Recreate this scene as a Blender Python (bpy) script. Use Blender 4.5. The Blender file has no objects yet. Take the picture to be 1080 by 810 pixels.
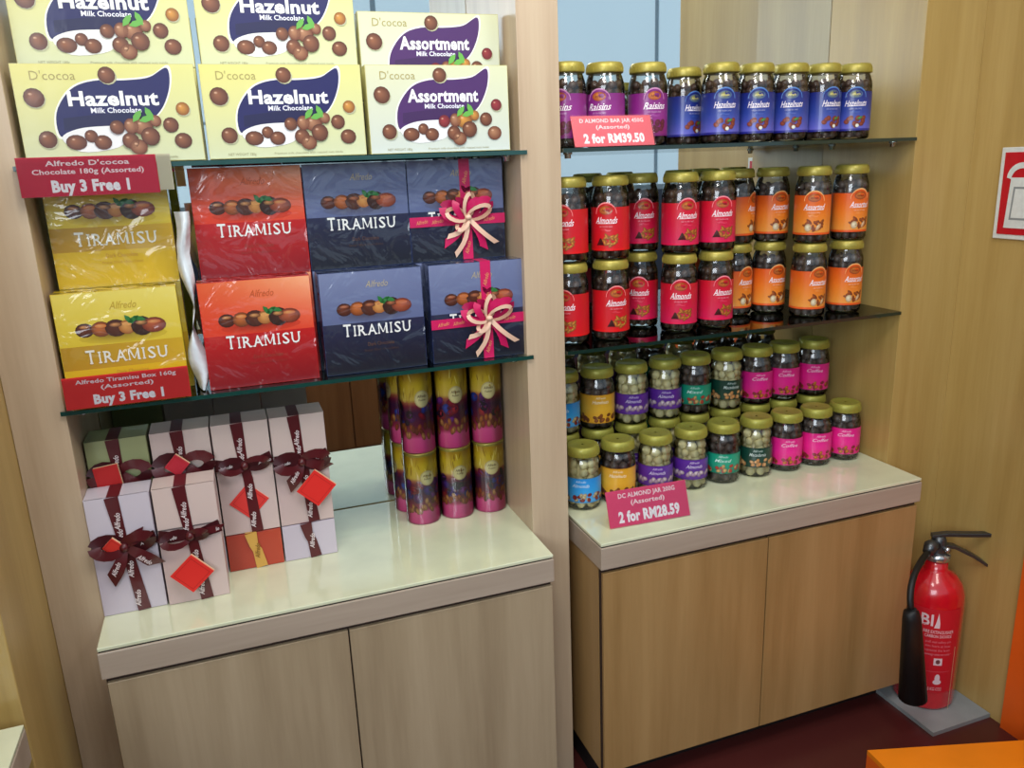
import bpy, bmesh, math, random
from mathutils import Vector, Matrix
random.seed(7)
C = bpy.context.scene.collection
SC = bpy.context.scene
PI = math.pi

# ------------------------------------------------------------------ colours / materials
def lin(c):
    return tuple((x/12.92 if x <= .04045 else ((x+.055)/1.055)**2.4) for x in c[:3])
def new_mat(name):
    m = bpy.data.materials.new(name); m.use_nodes = True
    nt = m.node_tree; b = nt.nodes['Principled BSDF']
    return m, nt, b
def plain(name, col, rough=.5, metal=0, coat=0, bump=0, scale=60, spec=.5):
    m, nt, b = new_mat(name)
    c = lin(col)
    n = nt.nodes.new('ShaderNodeTexNoise'); n.inputs['Scale'].default_value = scale; n.inputs['Detail'].default_value = 3
    tc = nt.nodes.new('ShaderNodeTexCoord'); nt.links.new(tc.outputs['Object'], n.inputs['Vector'])
    r = nt.nodes.new('ShaderNodeValToRGB')
    r.color_ramp.elements[0].position = .3; r.color_ramp.elements[1].position = .7
    r.color_ramp.elements[0].color = tuple(x*.92 for x in c)+(1,)
    r.color_ramp.elements[1].color = tuple(min(1, x*1.06) for x in c)+(1,)
    nt.links.new(n.outputs['Fac'], r.inputs['Fac']); nt.links.new(r.outputs['Color'], b.inputs['Base Color'])
    b.inputs['Roughness'].default_value = rough; b.inputs['Metallic'].default_value = metal
    b.inputs['Coat Weight'].default_value = coat; b.inputs['Coat Roughness'].default_value = .06
    b.inputs['Specular IOR Level'].default_value = spec
    if bump:
        bp = nt.nodes.new('ShaderNodeBump'); bp.inputs['Strength'].default_value = bump; bp.inputs['Distance'].default_value = .004
        nt.links.new(n.outputs['Fac'], bp.inputs['Height']); nt.links.new(bp.outputs['Normal'], b.inputs['Normal'])
    return m
def wood(name, c1, c2, c3, rough=.35, axis='z', coat=.15):
    m, nt, b = new_mat(name)
    tc = nt.nodes.new('ShaderNodeTexCoord'); mp = nt.nodes.new('ShaderNodeMapping')
    mp.inputs['Scale'].default_value = (1, 1, .06) if axis == 'z' else (.06, 1, 1)
    nt.links.new(tc.outputs['Object'], mp.inputs['Vector'])
    n1 = nt.nodes.new('ShaderNodeTexNoise'); n1.inputs['Scale'].default_value = 14; n1.inputs['Detail'].default_value = 6; n1.inputs['Distortion'].default_value = .3
    n2 = nt.nodes.new('ShaderNodeTexNoise'); n2.inputs['Scale'].default_value = 150; n2.inputs['Detail'].default_value = 2
    for n in (n1, n2): nt.links.new(mp.outputs['Vector'], n.inputs['Vector'])
    mx = nt.nodes.new('ShaderNodeMath'); mx.operation = 'MULTIPLY_ADD'; mx.inputs[1].default_value = .22
    nt.links.new(n2.outputs['Fac'], mx.inputs[0]); nt.links.new(n1.outputs['Fac'], mx.inputs[2])
    r = nt.nodes.new('ShaderNodeValToRGB')
    e = r.color_ramp.elements
    e[0].position = .38; e[0].color = lin(c1)+(1,); e[1].position = .85; e[1].color = lin(c3)+(1,)
    k = e.new(.6); k.color = lin(c2)+(1,)
    nt.links.new(mx.outputs[0], r.inputs['Fac']); nt.links.new(r.outputs['Color'], b.inputs['Base Color'])
    b.inputs['Roughness'].default_value = rough; b.inputs['Coat Weight'].default_value = coat; b.inputs['Coat Roughness'].default_value = .2
    return m
def print_mat(name, rough=.35, coat=.6, wrinkle=0., crough=.06, wscale=14):
    m, nt, b = new_mat(name)
    a = nt.nodes.new('ShaderNodeAttribute'); a.attribute_name = 'Col'
    nt.links.new(a.outputs['Color'], b.inputs['Base Color'])
    b.inputs['Roughness'].default_value = rough; b.inputs['Coat Weight'].default_value = coat; b.inputs['Coat Roughness'].default_value = crough
    if wrinkle:
        tc = nt.nodes.new('ShaderNodeTexCoord')
        n = nt.nodes.new('ShaderNodeTexNoise'); n.inputs['Scale'].default_value = wscale; n.inputs['Detail'].default_value = 2.5; n.inputs['Distortion'].default_value = 1.2
        nt.links.new(tc.outputs['Object'], n.inputs['Vector'])
        bp = nt.nodes.new('ShaderNodeBump'); bp.inputs['Strength'].default_value = wrinkle; bp.inputs['Distance'].default_value = .02
        nt.links.new(n.outputs['Fac'], bp.inputs['Height']); nt.links.new(bp.outputs['Normal'], b.inputs['Coat Normal'])
    return m
def thin_glass(name, tint=(.93, .97, .95), refl=.08, rough=.02):
    m, nt, b = new_mat(name)
    nt.nodes.remove(b)
    out = nt.nodes['Material Output']
    t = nt.nodes.new('ShaderNodeBsdfTransparent'); t.inputs['Color'].default_value = tint+(1,)
    g = nt.nodes.new('ShaderNodeBsdfGlossy'); g.inputs['Roughness'].default_value = rough
    lw = nt.nodes.new('ShaderNodeFresnel'); lw.inputs['IOR'].default_value = 1.45
    ad = nt.nodes.new('ShaderNodeMath'); ad.operation = 'ADD'; ad.inputs[1].default_value = refl; ad.use_clamp = True
    nt.links.new(lw.outputs[0], ad.inputs[0])
    mx = nt.nodes.new('ShaderNodeMixShader')
    nt.links.new(ad.outputs[0], mx.inputs['Fac']); nt.links.new(t.outputs[0], mx.inputs[1]); nt.links.new(g.outputs[0], mx.inputs[2])
    nt.links.new(mx.outputs[0], out.inputs['Surface'])
    return m
def mirror_mat():
    m, nt, b = new_mat('mirror_silver')
    b.inputs['Base Color'].default_value = (.74, .80, .80, 1); b.inputs['Metallic'].default_value = 1; b.inputs['Roughness'].default_value = .015
    return m

M = {}
M['post'] = wood('post_wood', (.70, .60, .49), (.76, .665, .555), (.80, .715, .60))
M['wall'] = wood('maple_wall_wood', (.65, .53, .295), (.70, .58, .335), (.75, .635, .39))
M['door'] = wood('door_wood', (.60, .52, .41), (.655, .575, .46), (.70, .62, .505))
M['door2'] = wood('warm_door_wood', (.59, .455, .27), (.645, .505, .315), (.69, .55, .355))
M['fascia'] = wood('fascia_wood', (.63, .56, .49), (.68, .61, .54), (.72, .65, .58), axis='x')
M['brown'] = wood('brown_wood', (.46, .30, .17), (.52, .35, .21), (.57, .40, .25))
M['ctop'] = plain('cream_counter_glass', (.86, .87, .74), .12, coat=.8, scale=9)
M['dark'] = plain('dark_kick', (.07, .05, .05), .6)
M['groove'] = plain('dark_groove', (.20, .13, .09), .7)
M['floor'] = plain('red_brown_floor', (.30, .13, .12), .28, scale=5)
M['mirror'] = mirror_mat()
M['jar_glass'] = thin_glass('jar_glass', (.93, .95, .93), .05)
M['shelf_glass'] = thin_glass('shelf_glass', (.80, .90, .87), .06)
M['shelf_edge'] = plain('green_glass_edge', (.05, .25, .23), .12, coat=.8)
M['shelf_edge2'] = plain('dark_glass_edge', (.09, .17, .14), .15, coat=.6)
M['clear'] = thin_glass('clear_plastic', (.97, .98, .98), .0, .04)
M['holder'] = thin_glass('tag_holder_plastic', (.98, .98, .98), -.03, .1)
M['box_print'] = print_mat('carton_print', .45, .25, .05, .12)
M['wrap_print'] = print_mat('shrink_wrapped_print', .4, 1, .55, .04)
M['label'] = print_mat('label_print', .4, .3)
M['tube'] = print_mat('tube_print', .35, .35, .1, .06)
M['card'] = print_mat('card_print', .6, .0, 0, .15)
M['ribbon_p'] = print_mat('ribbon_print', .38, .25, 0, .2)
M['paper_p'] = print_mat('wrapping_paper', .42, .35, .3, .22, 9)
def gold(n, c, r):
    m = plain(n, c, r, .4, .15, .05, 220); return m
M['lid'] = gold('gold_lid', (.68, .62, .27), .42)
M['lid_olive'] = gold('olive_gold_lid', (.64, .62, .26), .48)
M['nut_cream'] = plain('cream_nuts', (.93, .88, .68), .45, scale=90)
M['nut_choc'] = plain('chocolate_nuts', (.37, .27, .23), .32, scale=90)
M['nut_dark'] = plain('grey_brown_nuts', (.42, .36, .34), .35, scale=90)
M['red_paint'] = plain('red_enamel', (.80, .05, .12), .25, coat=.7)
M['black_rub'] = plain('black_rubber', (.045, .045, .05), .5)
M['steel'] = plain('dark_steel', (.35, .36, .37), .3, .8)
M['chrome'] = plain('bright_metal', (.75, .76, .77), .22, .9)
M['grey'] = plain('grey_paint', (.55, .57, .57), .55, scale=20)
M['orange'] = plain('lit_orange_laminate', (.93, .52, .07), .4, scale=8)  # platform top: light falling on it is put into the colour
M['orange2'] = plain('shaded_orange_laminate', (.90, .38, .08), .45, scale=8)  # darker copy for upright faces, their shade put into the colour
M['white_pl'] = plain('white_plastic', (.86, .87, .85), .35)
M['red_pl'] = plain('red_sign', (.76, .05, .13), .35)
M['bag'] = plain('white_film', (.88, .91, .93), .25, coat=.5, bump=.4, scale=40)
M['riser'] = plain('pale_riser', (.55, .52, .45), .5)
M['panel_navy'] = plain('dark_navy_panel', (.13, .16, .24), .4)
M['panel_grey'] = plain('grey_panel', (.60, .66, .70), .4)
M['ceil'] = plain('ceiling_white', (.8, .82, .82), .6)
def glow(name, col, s):
    m, nt, b = new_mat(name)
    b.inputs['Base Color'].default_value = lin(col)+(1,)
    b.inputs['Emission Color'].default_value = lin(col)+(1,); b.inputs['Emission Strength'].default_value = s
    b.inputs['Roughness'].default_value = .3
    n = nt.nodes.new('ShaderNodeTexNoise'); n.inputs['Scale'].default_value = 1.2
    r = nt.nodes.new('ShaderNodeValToRGB'); r.color_ramp.elements[0].color = tuple(x*.8 for x in lin(col))+(1,); r.color_ramp.elements[1].color = lin(col)+(1,)
    nt.links.new(n.outputs['Fac'], r.inputs['Fac']); nt.links.new(r.outputs['Color'], b.inputs['Emission Color'])
    return m
M['blue_pane'] = glow('daylit_blue_pane', (.72, .80, .85), .72)

# ------------------------------------------------------------------ object helpers
def tag(o, label=None, cat=None, group=None, kind=None):
    if label: o['label'] = label
    if cat: o['category'] = cat
    if group: o['group'] = group
    if kind: o['kind'] = kind
    return o
def empty(name, loc=(0, 0, 0), rz=0, label=None, cat=None, group=None):
    o = bpy.data.objects.new(name, None); C.objects.link(o)
    o.location = loc; o.rotation_euler = (0, 0, rz); o.empty_display_size = .02
    return tag(o, label, cat, group)
def copy_tree(o, loc=None, label=None, parent=None, rz=None, sz=None):
    c = o.copy(); C.objects.link(c)
    if parent is not None: c.parent = parent
    if loc is not None: c.location = loc
    if rz is not None: c.rotation_euler = (0, 0, rz)
    if sz is not None: c.scale = (1, 1, sz)
    if label: c['label'] = label
    for ch in list(o.children): copy_tree(ch, parent=c)
    return c

def ident(u, v, w): return (u, v, w)
class MB:
    """collects faces with a colour each and a material slot each"""
    def __init__(s): s.v = []; s.f = []; s.c = []; s.m = []; s.sm = []; s.mats = []; s.map = ident
    def slot(s, m):
        if m not in s.mats: s.mats.append(m)
        return s.mats.index(m)
    def add(s, verts, faces, mat, col=(1, 1, 1), smooth=False, mapped=True):
        """col: one colour or a list per vertex"""
        o = len(s.v); k = s.slot(mat)
        s.v += [s.map(*p) if mapped else p for p in verts]
        per = isinstance(col, list)
        cl = [lin(x) for x in col] if per else lin(col)
        for f in faces:
            s.f.append([o+i for i in f]); s.m.append(k); s.sm.append(smooth)
            s.c.append([cl[i] for i in f] if per else [cl]*len(f))
    def box(s, x0, x1, y0, y1, z0, z1, mat, col=(1, 1, 1)):
        v = [(x, y, z) for x in (x0, x1) for y in (y0, y1) for z in (z0, z1)]
        s.add(v, [(0, 1, 3, 2), (4, 6, 7, 5), (0, 4, 5, 1), (2, 3, 7, 6), (0, 2, 6, 4), (1, 5, 7, 3)], mat, col, mapped=False)
    def lathe(s, prof, mat, n=28, col=(1, 1, 1), ctr=(0, 0), smooth=True, cap=(True, True)):
        v = []; f = []
        for r, z in prof:
            for i in range(n):
                a = 2*PI*i/n; v.append((ctr[0]+r*math.cos(a), ctr[1]+r*math.sin(a), z))
        for k in range(len(prof)-1):
            for i in range(n):
                j = (i+1) % n; f.append((k*n+i, k*n+j, (k+1)*n+j, (k+1)*n+i))
        if cap[0]: f.append(tuple(reversed(range(n))))
        if cap[1]: f.append(tuple((len(prof)-1)*n+i for i in range(n)))
        s.add(v, f, mat, col, smooth, mapped=False)
    def tube(s, pts, rad, mat, n=10, col=(1, 1, 1), caps=True):
        pts = [Vector(p) for p in pts]; v = []; f = []
        rads = rad if isinstance(rad, (list, tuple)) else [rad]*len(pts)
        up = Vector((0, 0, 1))
        for i, p in enumerate(pts):
            t = (pts[min(i+1, len(pts)-1)]-pts[max(i-1, 0)]).normalized()
            a = t.cross(up)
            if a.length < .05: a = t.cross(Vector((0, 1, 0)))
            a.normalize(); b = t.cross(a)
            for k in range(n):
                th = 2*PI*k/n; v.append(tuple(p+(a*math.cos(th)+b*math.sin(th))*rads[i]))
        for i in range(len(pts)-1):
            for k in range(n):
                j = (k+1) % n; f.append((i*n+k, i*n+j, (i+1)*n+j, (i+1)*n+k))
        if caps: f.append(tuple(reversed(range(n)))); f.append(tuple((len(pts)-1)*n+k for k in range(n)))
        s.add(v, f, mat, col, True, mapped=False)
    # ---- printed artwork in (u, v, layer)
    def grid(s, u0, u1, v0, v1, w, mat, cols, nu=1, nv=1):
        """cols: function(a, b) -> colour"""
        vs = []; cc = []; f = []
        for j in range(nv+1):
            for i in range(nu+1):
                a = i/nu; b = j/nv; vs.append((u0+(u1-u0)*a, v0+(v1-v0)*b, w)); cc.append(cols(a, b))
        for j in range(nv):
            for i in range(nu):
                p = j*(nu+1)+i; f.append((p, p+1, p+nu+2, p+nu+1))
        s.add(vs, f, mat, cc, nu > 3)
    def poly(s, pts, w, mat, col):
        n = len(pts); cx = sum(p[0] for p in pts)/n; cy = sum(p[1] for p in pts)/n
        s.add([(cx, cy, w)]+[(p[0], p[1], w) for p in pts], [(0, i+1, (i+1) % n+1) for i in range(n)], mat, col)
    def ell(s, cx, cy, rx, ry, w, mat, c0, c1=None, n=14, rot=0):
        c1 = c1 or c0; v = [(cx-rx*.25, cy+ry*.25, w)]; cc = [c0]
        for i in range(n):
            a = 2*PI*i/n; x = rx*math.cos(a); y = ry*math.sin(a)
            v.append((cx+x*math.cos(rot)-y*math.sin(rot), cy+x*math.sin(rot)+y*math.cos(rot), w)); cc.append(c1)
        s.add(v, [(0, i+1, (i+1) % n+1) for i in range(n)], mat, cc)
    def text(s, body, cx, cy, h, w, mat, col, bold=0, shear=0, width=None, align='c', rot=0):
        vs, fs, bb = text_geo(body, bold, shear)
        x0, x1, y0, y1 = bb
        k = h/.70
        kx = k if width is None else width/max(1e-6, x1-x0)
        ox = (x0+x1)/2 if align == 'c' else x0
        co, si = math.cos(rot), math.sin(rot)
        out = []
        for (x, y) in vs:
            a = (x-ox)*kx; b = (y-.35)*k
            out.append((cx+a*co-b*si, cy+a*si+b*co, w))
        s.add(out, fs, mat, col)
    def build(s, name, parent=None, loc=None, bevel=0, label=None, cat=None, group=None, kind=None):
        me = bpy.data.meshes.new(name); me.from_pydata([tuple(v) for v in s.v], [], s.f)
        for m in s.mats: me.materials.append(m)
        ca = me.color_attributes.new('Col', 'FLOAT_COLOR', 'CORNER')
        i = 0; buf = []
        for cs in s.c:
            for c in cs: buf += [c[0], c[1], c[2], 1.0]
        ca.data.foreach_set('color', buf)
        me.polygons.foreach_set('material_index', s.m); me.polygons.foreach_set('use_smooth', s.sm)
        me.update()
        o = bpy.data.objects.new(name, me); C.objects.link(o)
        if parent is not None: o.parent = parent
        if loc is not None: o.location = loc
        if bevel:
            b = o.modifiers.new('bevel', 'BEVEL'); b.width = bevel; b.segments = 2; b.limit_method = 'ANGLE'; b.angle_limit = 1.2
        return tag(o, label, cat, group, kind)
_tc = {}
def text_geo(body, bold, shear):
    key = (body, bold, shear)
    if key in _tc: return _tc[key]
    cu = bpy.data.curves.new('t', 'FONT'); cu.body = body; cu.size = 1; cu.offset = bold; cu.shear = shear; cu.resolution_u = 2
    cu.space_character = 1+bold*1.2
    o = bpy.data.objects.new('t', cu); C.objects.link(o)
    bpy.context.view_layer.update()
    dg = bpy.context.evaluated_depsgraph_get()
    me = bpy.data.meshes.new_from_object(o.evaluated_get(dg))
    vs = [(v.co.x, v.co.y) for v in me.vertices]; fs = [tuple(p.vertices) for p in me.polygons]
    bpy.data.objects.remove(o); bpy.data.curves.remove(cu); bpy.data.meshes.remove(me)
    xs = [v[0] for v in vs] or [0, 1]; ys = [v[1] for v in vs] or [0, 1]
    _tc[key] = (vs, fs, (min(xs), max(xs), min(ys), max(ys))); return _tc[key]
def simple_box(name, x0, x1, y0, y1, z0, z1, mat, parent=None, bevel=0, **k):
    b = MB(); b.box(x0, x1, y0, y1, z0, z1, mat); return b.build(name, parent, bevel=bevel, **k)
def smooth_poly(pts, n=6):
    """closed Catmull-Rom"""
    out = []; N = len(pts)
    for i in range(N):
        p0, p1, p2, p3 = pts[i-1], pts[i], pts[(i+1) % N], pts[(i+2) % N]
        for k in range(n):
            t = k/n
            out.append(tuple(.5*(2*p1[d]+(-p0[d]+p2[d])*t+(2*p0[d]-5*p1[d]+4*p2[d]-p3[d])*t*t+(-p0[d]+3*p1[d]-3*p2[d]+p3[d])*t**3) for d in (0, 1)))
    return out

# ------------------------------------------------------------------ the setting  (z = 0 is the counter top, y = 0 its front edge)
FZ, TOP = -.70, 1.95
W, D, YP = .92, .456, .123
RX0, RX1, PX = 1.0375, 1.977, 1.0117
simple_box('floor', -3, 6, -3.6, .6, FZ-.05, FZ, M['floor'], kind='structure')
simple_box('wall_back', -.6, 2.5, D+.006, D+.06, FZ, TOP, M['wall'], kind='structure')
simple_box('trim_1', -.092, 0, YP, D, FZ, TOP, M['post'], kind='structure', bevel=.001)
simple_box('wall_left', -.45, -.0925, -.15, D, FZ, TOP, M['wall'], kind='structure', bevel=.002)
simple_box('trim_2', W, PX, YP, D, FZ, TOP, M['post'], kind='structure', bevel=.001)
simple_box('trim_3', RX1+.002, 2.17, YP, D, FZ, TOP, M['wall'], kind='structure', bevel=.001)
simple_box('wall_right', 2.17, 2.24, -.65, D, FZ, TOP, M['wall'], kind='structure')
# far wall across the shop (seen in the mirrors): blue daylit panes over a dark base
b = MB(); b.box(-3, 6, -3.55, -3.5, .62, TOP+.4, M['panel_grey']); b.box(-3, 6, -3.56, -3.49, FZ, .62, M['panel_navy'])
b.build('wall_far', kind='structure')
for i in range(8):
    w_ = MB(); x0 = -2.9+i*1.1
    w_.box(x0, x0+1.06, -3.49, -3.475, .66, 1.18, M['blue_pane']); w_.box(x0, x0+1.06, -3.49, -3.475, 1.20, 2.3, M['blue_pane'])
    w_.build('window_%d' % (i+1), kind='structure')

# mirrors
for nm, x0, x1, lb in (('mirror_panel', .001, W-.001, 'silvered mirror behind the carton shelves in the left bay'),
                       ('mirror_panel', PX+.001, RX1+.001, 'silvered mirror behind the jar shelves in the right bay')):
    simple_box(nm, x0, x1, D, D+.005, 0.001, TOP, M['mirror'], label=lb, cat='mirror')

def cabinet(x0, x1, dm, lb, lbt, hd, split):
    r = empty('base_cabinet', (x0, 0, FZ), label=lb, cat='cabinet')
    X = x1-x0; z = -FZ
    simple_box('carcass', .002, X-.002, .022, D-.002, z-hd, z-.068, dm, r)
    simple_box('shadow_gap', .004, X-.004, .012, .022, z-hd+.004, z-.0685, M['groove'], r)
    simple_box('toe_kick', .01, X-.01, .07, D-.01, 0, z-hd, M['dark'], r)
    s = split-x0
    for a, c in ((.006, s-.0015), (s+.0015, X-.003)):
        simple_box('door', a, c, 0.003, .021, z-hd, z-.078, dm, r, bevel=.0012)
    t = empty('countertop', (x0, 0, 0), label=lbt, cat='countertop')
    simple_box('fascia', -.001, X+.001, -.002, D-.004, -.066, -.0105, M['fascia'], t, bevel=.002)
    simple_box('seam', .002, X-.002, .002, D-.004, -.0105, -.0075, M['dark'], t)
    simple_box('glass_top', 0, X, 0, D-.004, -.0075, 0, M['ctop'], t, bevel=.0015)
    return r
cabinet(0, W, M['door'], 'pale maple two-door base cabinet under the wrapped gift boxes', 'cream glass-topped counter carrying the ribboned gift boxes and tubes', .627, .46)
cabinet(RX0, RX1, M['door2'], 'warm maple two-door base cabinet beside the fire extinguisher', 'cream glass-topped counter carrying two rows of small jars', .627, 1.5)
# corner of the neighbouring unit at the far left
t = empty('countertop', (-.40, -.62, 0), label='corner of a cream glass counter at the left edge of the photo', cat='countertop')
simple_box('glass_top', 0, .317, 0, .43, -.0075, 0, M['ctop'], t, bevel=.0015)
simple_box('fascia', -.0, .318, 0, .43, -.066, -.008, M['fascia'], t, bevel=.002)
t = empty('base_cabinet', (-.40, -.62, FZ), label='maple cabinet under the counter corner at the left edge', cat='cabinet')
simple_box('carcass', 0, .30, 0, .42, .07, -FZ-.068, M['door'], t)
simple_box('door', .3, .316, .002, .42, .073, -FZ-.078, M['door'], t, bevel=.001)
simple_box('toe_kick', 0, .25, .01, .41, 0, .07, M['dark'], t)
simple_box('wall_side', -.50, -.455, -1.0, -.15, FZ, TOP, M['wall'], kind='structure')

def shelf(x0, x1, z, lb, em='shelf_edge'):
    b = MB(); y0 = .114
    y1 = D-.003; h = .0042
    v = [(x, y, zz) for x in (x0, x1) for y in (y0, y1) for zz in (z-h, z+h)]
    b.add(v, [(0, 2, 6, 4), (1, 5, 7, 3)], M['shelf_glass'])
    b.add(v, [(0, 1, 3, 2), (4, 6, 7, 5), (0, 4, 5, 1), (2, 3, 7, 6)], M[em])
    o = b.build('glass_shelf', label=lb, cat='shelf')
    for xx in (x0+.03, x1-.03):
        for yy in (.16, .38):
            c = MB(); c.lathe([(.007, z-h-.012), (.007, z-h-.004), (.010, z-h-.003), (.010, z-h)], M['chrome'], 12, ctr=(xx, yy))
            c.build('shelf_support', o)
    return o
Z1, Z2 = .426, .864
shelf(-.007, .932, Z1, 'lower glass shelf holding the tiramisu cartons')
shelf(-.007, .932, Z2, 'upper glass shelf holding the hazelnut and assortment cartons')
shelf(PX+.002, 1.9735, Z1-.001, 'lower glass shelf holding stacked red and orange label jars', 'shelf_edge2')
shelf(PX+.002, 1.9735, Z2+.001, 'upper glass shelf holding purple and blue label jars', 'shelf_edge2')
S1, S2 = Z1+.0052, Z2+.0062

# ------------------------------------------------------------------ chocolate cartons
def front_map(w, h):   # carton local: base centre at origin, front face at y = 0, body behind
    return lambda u, v, k: (u-w/2, -k*.00025-.0002, v)
CB = {}
def carton_body(b, w, h, d, side, top, mat, r=.0):
    b.box(-w/2, w/2, 0, d, 0, h, mat, side)
def swoosh_carton(kind):
    w, h, d = .292, .166, .036
    m = M['box_print']; b = MB()
    if kind == 'haz': tl, tr, bt = (.89, .86, .50), (.86, .85, .54), (.81, .83, .68); sw = (.08, .07, .34); sw2 = (.06, .05, .27)
    else: tl, tr, bt = (.84, .84, .70), (.84, .85, .70), (.80, .83, .80); sw = (.28, .12, .38); sw2 = (.23, .09, .32)
    b.box(-w/2, w/2, 0, d, 0, h, m, (.80, .77, .50))
    b.map = front_map(w, h)
    def bg(a, q):
        t = q; top = [tl[i]*(1-a)+tr[i]*a for i in range(3)]
        return tuple(bt[i]*(1-t)+top[i]*t for i in range(3))
    b.grid(.001, w-.001, .001, h-.001, 1, m, bg, 4, 4)
    out = smooth_poly([(.205, .28), (.205, .52), (.30, .745), (.43, .83), (.60, .835), (.74, .865), (.845, .96), (.845, .76), (.775, .52), (.66, .40), (.45, .36), (.30, .33)], 5)
    cx, cy = .52, .58
    P = [(p[0]*w, p[1]*h) for p in out]
    PW = [((cx+(p[0]-cx)*1.035)*w, (cy+(p[1]-cy)*1.07)*h) for p in out]
    b.poly(PW, 2, m, (.97, .97, .92)); b.poly(P, 3, m, sw)
    b.poly([(x, y) for x, y in [(w*(.23+.5*t), h*(.34+.05*t)) for t in (0, .5, 1)]+[(w*.70, h*.52), (w*.45, h*.50), (w*.235, h*.46)]], 3.5, m, sw2)
    b.text('Hazelnut' if kind == 'haz' else 'Assortment', .525*w, .655*h, .140*h, 5, m, (.98, .98, .98), .033, 0, .50*w)
    b.text('Milk Chocolate', .53*w, .535*h, .052*h, 5, m, (.92, .92, .96), .022, 0, .28*w)
    b.text("D'cocoa", .215*w, .885*h, .09*h, 3, m, (.66, .60, .34), -.004, 0, .24*w)
    b.text('                    ', .2*w, .8*h, .02*h, 3, m, (.6, .55, .3)) if 0 else None
    b.text('NET WEIGHT 180g', .2*w, .045*h, .028*h, 3, m, (.62, .60, .44), 0, 0, .17*w)
    b.text('Premium milk chocolate with roasted nuts inside', .62*w, .045*h, .024*h, 3, m, (.62, .60, .44), 0, 0, .44*w)
    hz = ((.58, .36, .24), (.32, .15, .09)); gd = ((.85, .60, .25), (.52, .30, .10)); rd = ((.62, .20, .22), (.40, .08, .12)); sl = ((.70, .50, .36), (.40, .18, .10))
    def nut(u, v, r, c=hz, k=6, e=1.0, rot=.0):
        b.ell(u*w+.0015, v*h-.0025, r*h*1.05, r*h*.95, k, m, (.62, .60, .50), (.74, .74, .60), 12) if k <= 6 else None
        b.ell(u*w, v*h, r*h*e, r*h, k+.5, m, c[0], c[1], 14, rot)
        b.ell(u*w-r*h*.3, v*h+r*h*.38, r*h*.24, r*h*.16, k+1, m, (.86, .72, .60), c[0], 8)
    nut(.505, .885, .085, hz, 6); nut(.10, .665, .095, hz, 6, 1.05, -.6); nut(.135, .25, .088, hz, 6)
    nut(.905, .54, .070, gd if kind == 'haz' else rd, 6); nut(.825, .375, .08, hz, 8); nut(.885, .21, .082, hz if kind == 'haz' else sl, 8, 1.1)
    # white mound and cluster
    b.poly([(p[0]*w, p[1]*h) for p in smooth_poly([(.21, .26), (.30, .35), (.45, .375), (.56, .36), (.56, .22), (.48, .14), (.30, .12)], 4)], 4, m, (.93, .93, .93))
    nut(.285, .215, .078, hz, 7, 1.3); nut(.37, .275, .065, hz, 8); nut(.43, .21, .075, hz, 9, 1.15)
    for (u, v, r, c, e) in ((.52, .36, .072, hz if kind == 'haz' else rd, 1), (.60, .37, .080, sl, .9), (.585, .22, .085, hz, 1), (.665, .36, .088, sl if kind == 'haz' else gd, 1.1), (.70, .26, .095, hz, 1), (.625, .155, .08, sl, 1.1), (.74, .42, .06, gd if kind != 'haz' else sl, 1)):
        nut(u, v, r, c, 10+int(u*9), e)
    for (u, v, a) in ((.64, .47, .9), (.71, .49, 2.0), (.69, .44, .3)):
        L = [(.0, 0), (.35, .2), (.7, .18), (1, 0), (.7, -.18), (.35, -.2)]
        b.poly([(u*w+.026*(x-.5)*math.cos(a)-.026*y*math.sin(a), v*h+.026*(x-.5)*math.sin(a)+.026*y*math.cos(a)) for x, y in L], 18, m, (.40, .68, .28))
    return b
def cartons(kind, name, specs, group):
    mb = swoosh_carton(kind); first = None
    for (x, y, z, lb, rz) in specs:
        if first is None:
            first = mb.build(name, bevel=0, label=lb, cat='chocolate box', group=group); first.location = (x, y, z); first.rotation_euler.z = rz
        else: copy_tree(first, (x, y, z), lb, rz=rz)
cartons('haz', 'chocolate_carton', [
    (.157, .14, S2, 'yellow and blue Hazelnut chocolate carton in front, leftmost on the top shelf', 0),
    (.457, .14, S2, 'yellow and blue Hazelnut chocolate carton in front, second from left on the top shelf', 0),
    (.160, .20, 1.0378, 'Hazelnut carton raised behind the front leftmost Hazelnut carton, cut by the photo top', 0),
    (.464, .20, 1.0378, 'Hazelnut carton raised behind the second front Hazelnut carton, cut by the photo top', 0),
    (.160, .20, S2, 'Hazelnut carton hidden behind the front leftmost Hazelnut carton, under the raised one', 0),
    (.464, .20, S2, 'Hazelnut carton hidden behind the second front Hazelnut carton, under the raised one', 0)], 'hazelnut chocolate cartons')
cartons('ass', 'chocolate_carton', [
    (.758, .14, S2, 'white and purple Assortment chocolate carton in front at right end of top shelf', 0),
    (.763, .20, .976, 'white and purple Assortment chocolate carton raised behind the front Assortment carton', 0)], 'assortment chocolate cartons')
simple_box('display_riser', .62, .905, .205, .33, S2+.0005, .975, M['riser'], bevel=.002, label='pale riser block hidden behind the front Assortment carton', cat='riser')

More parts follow.
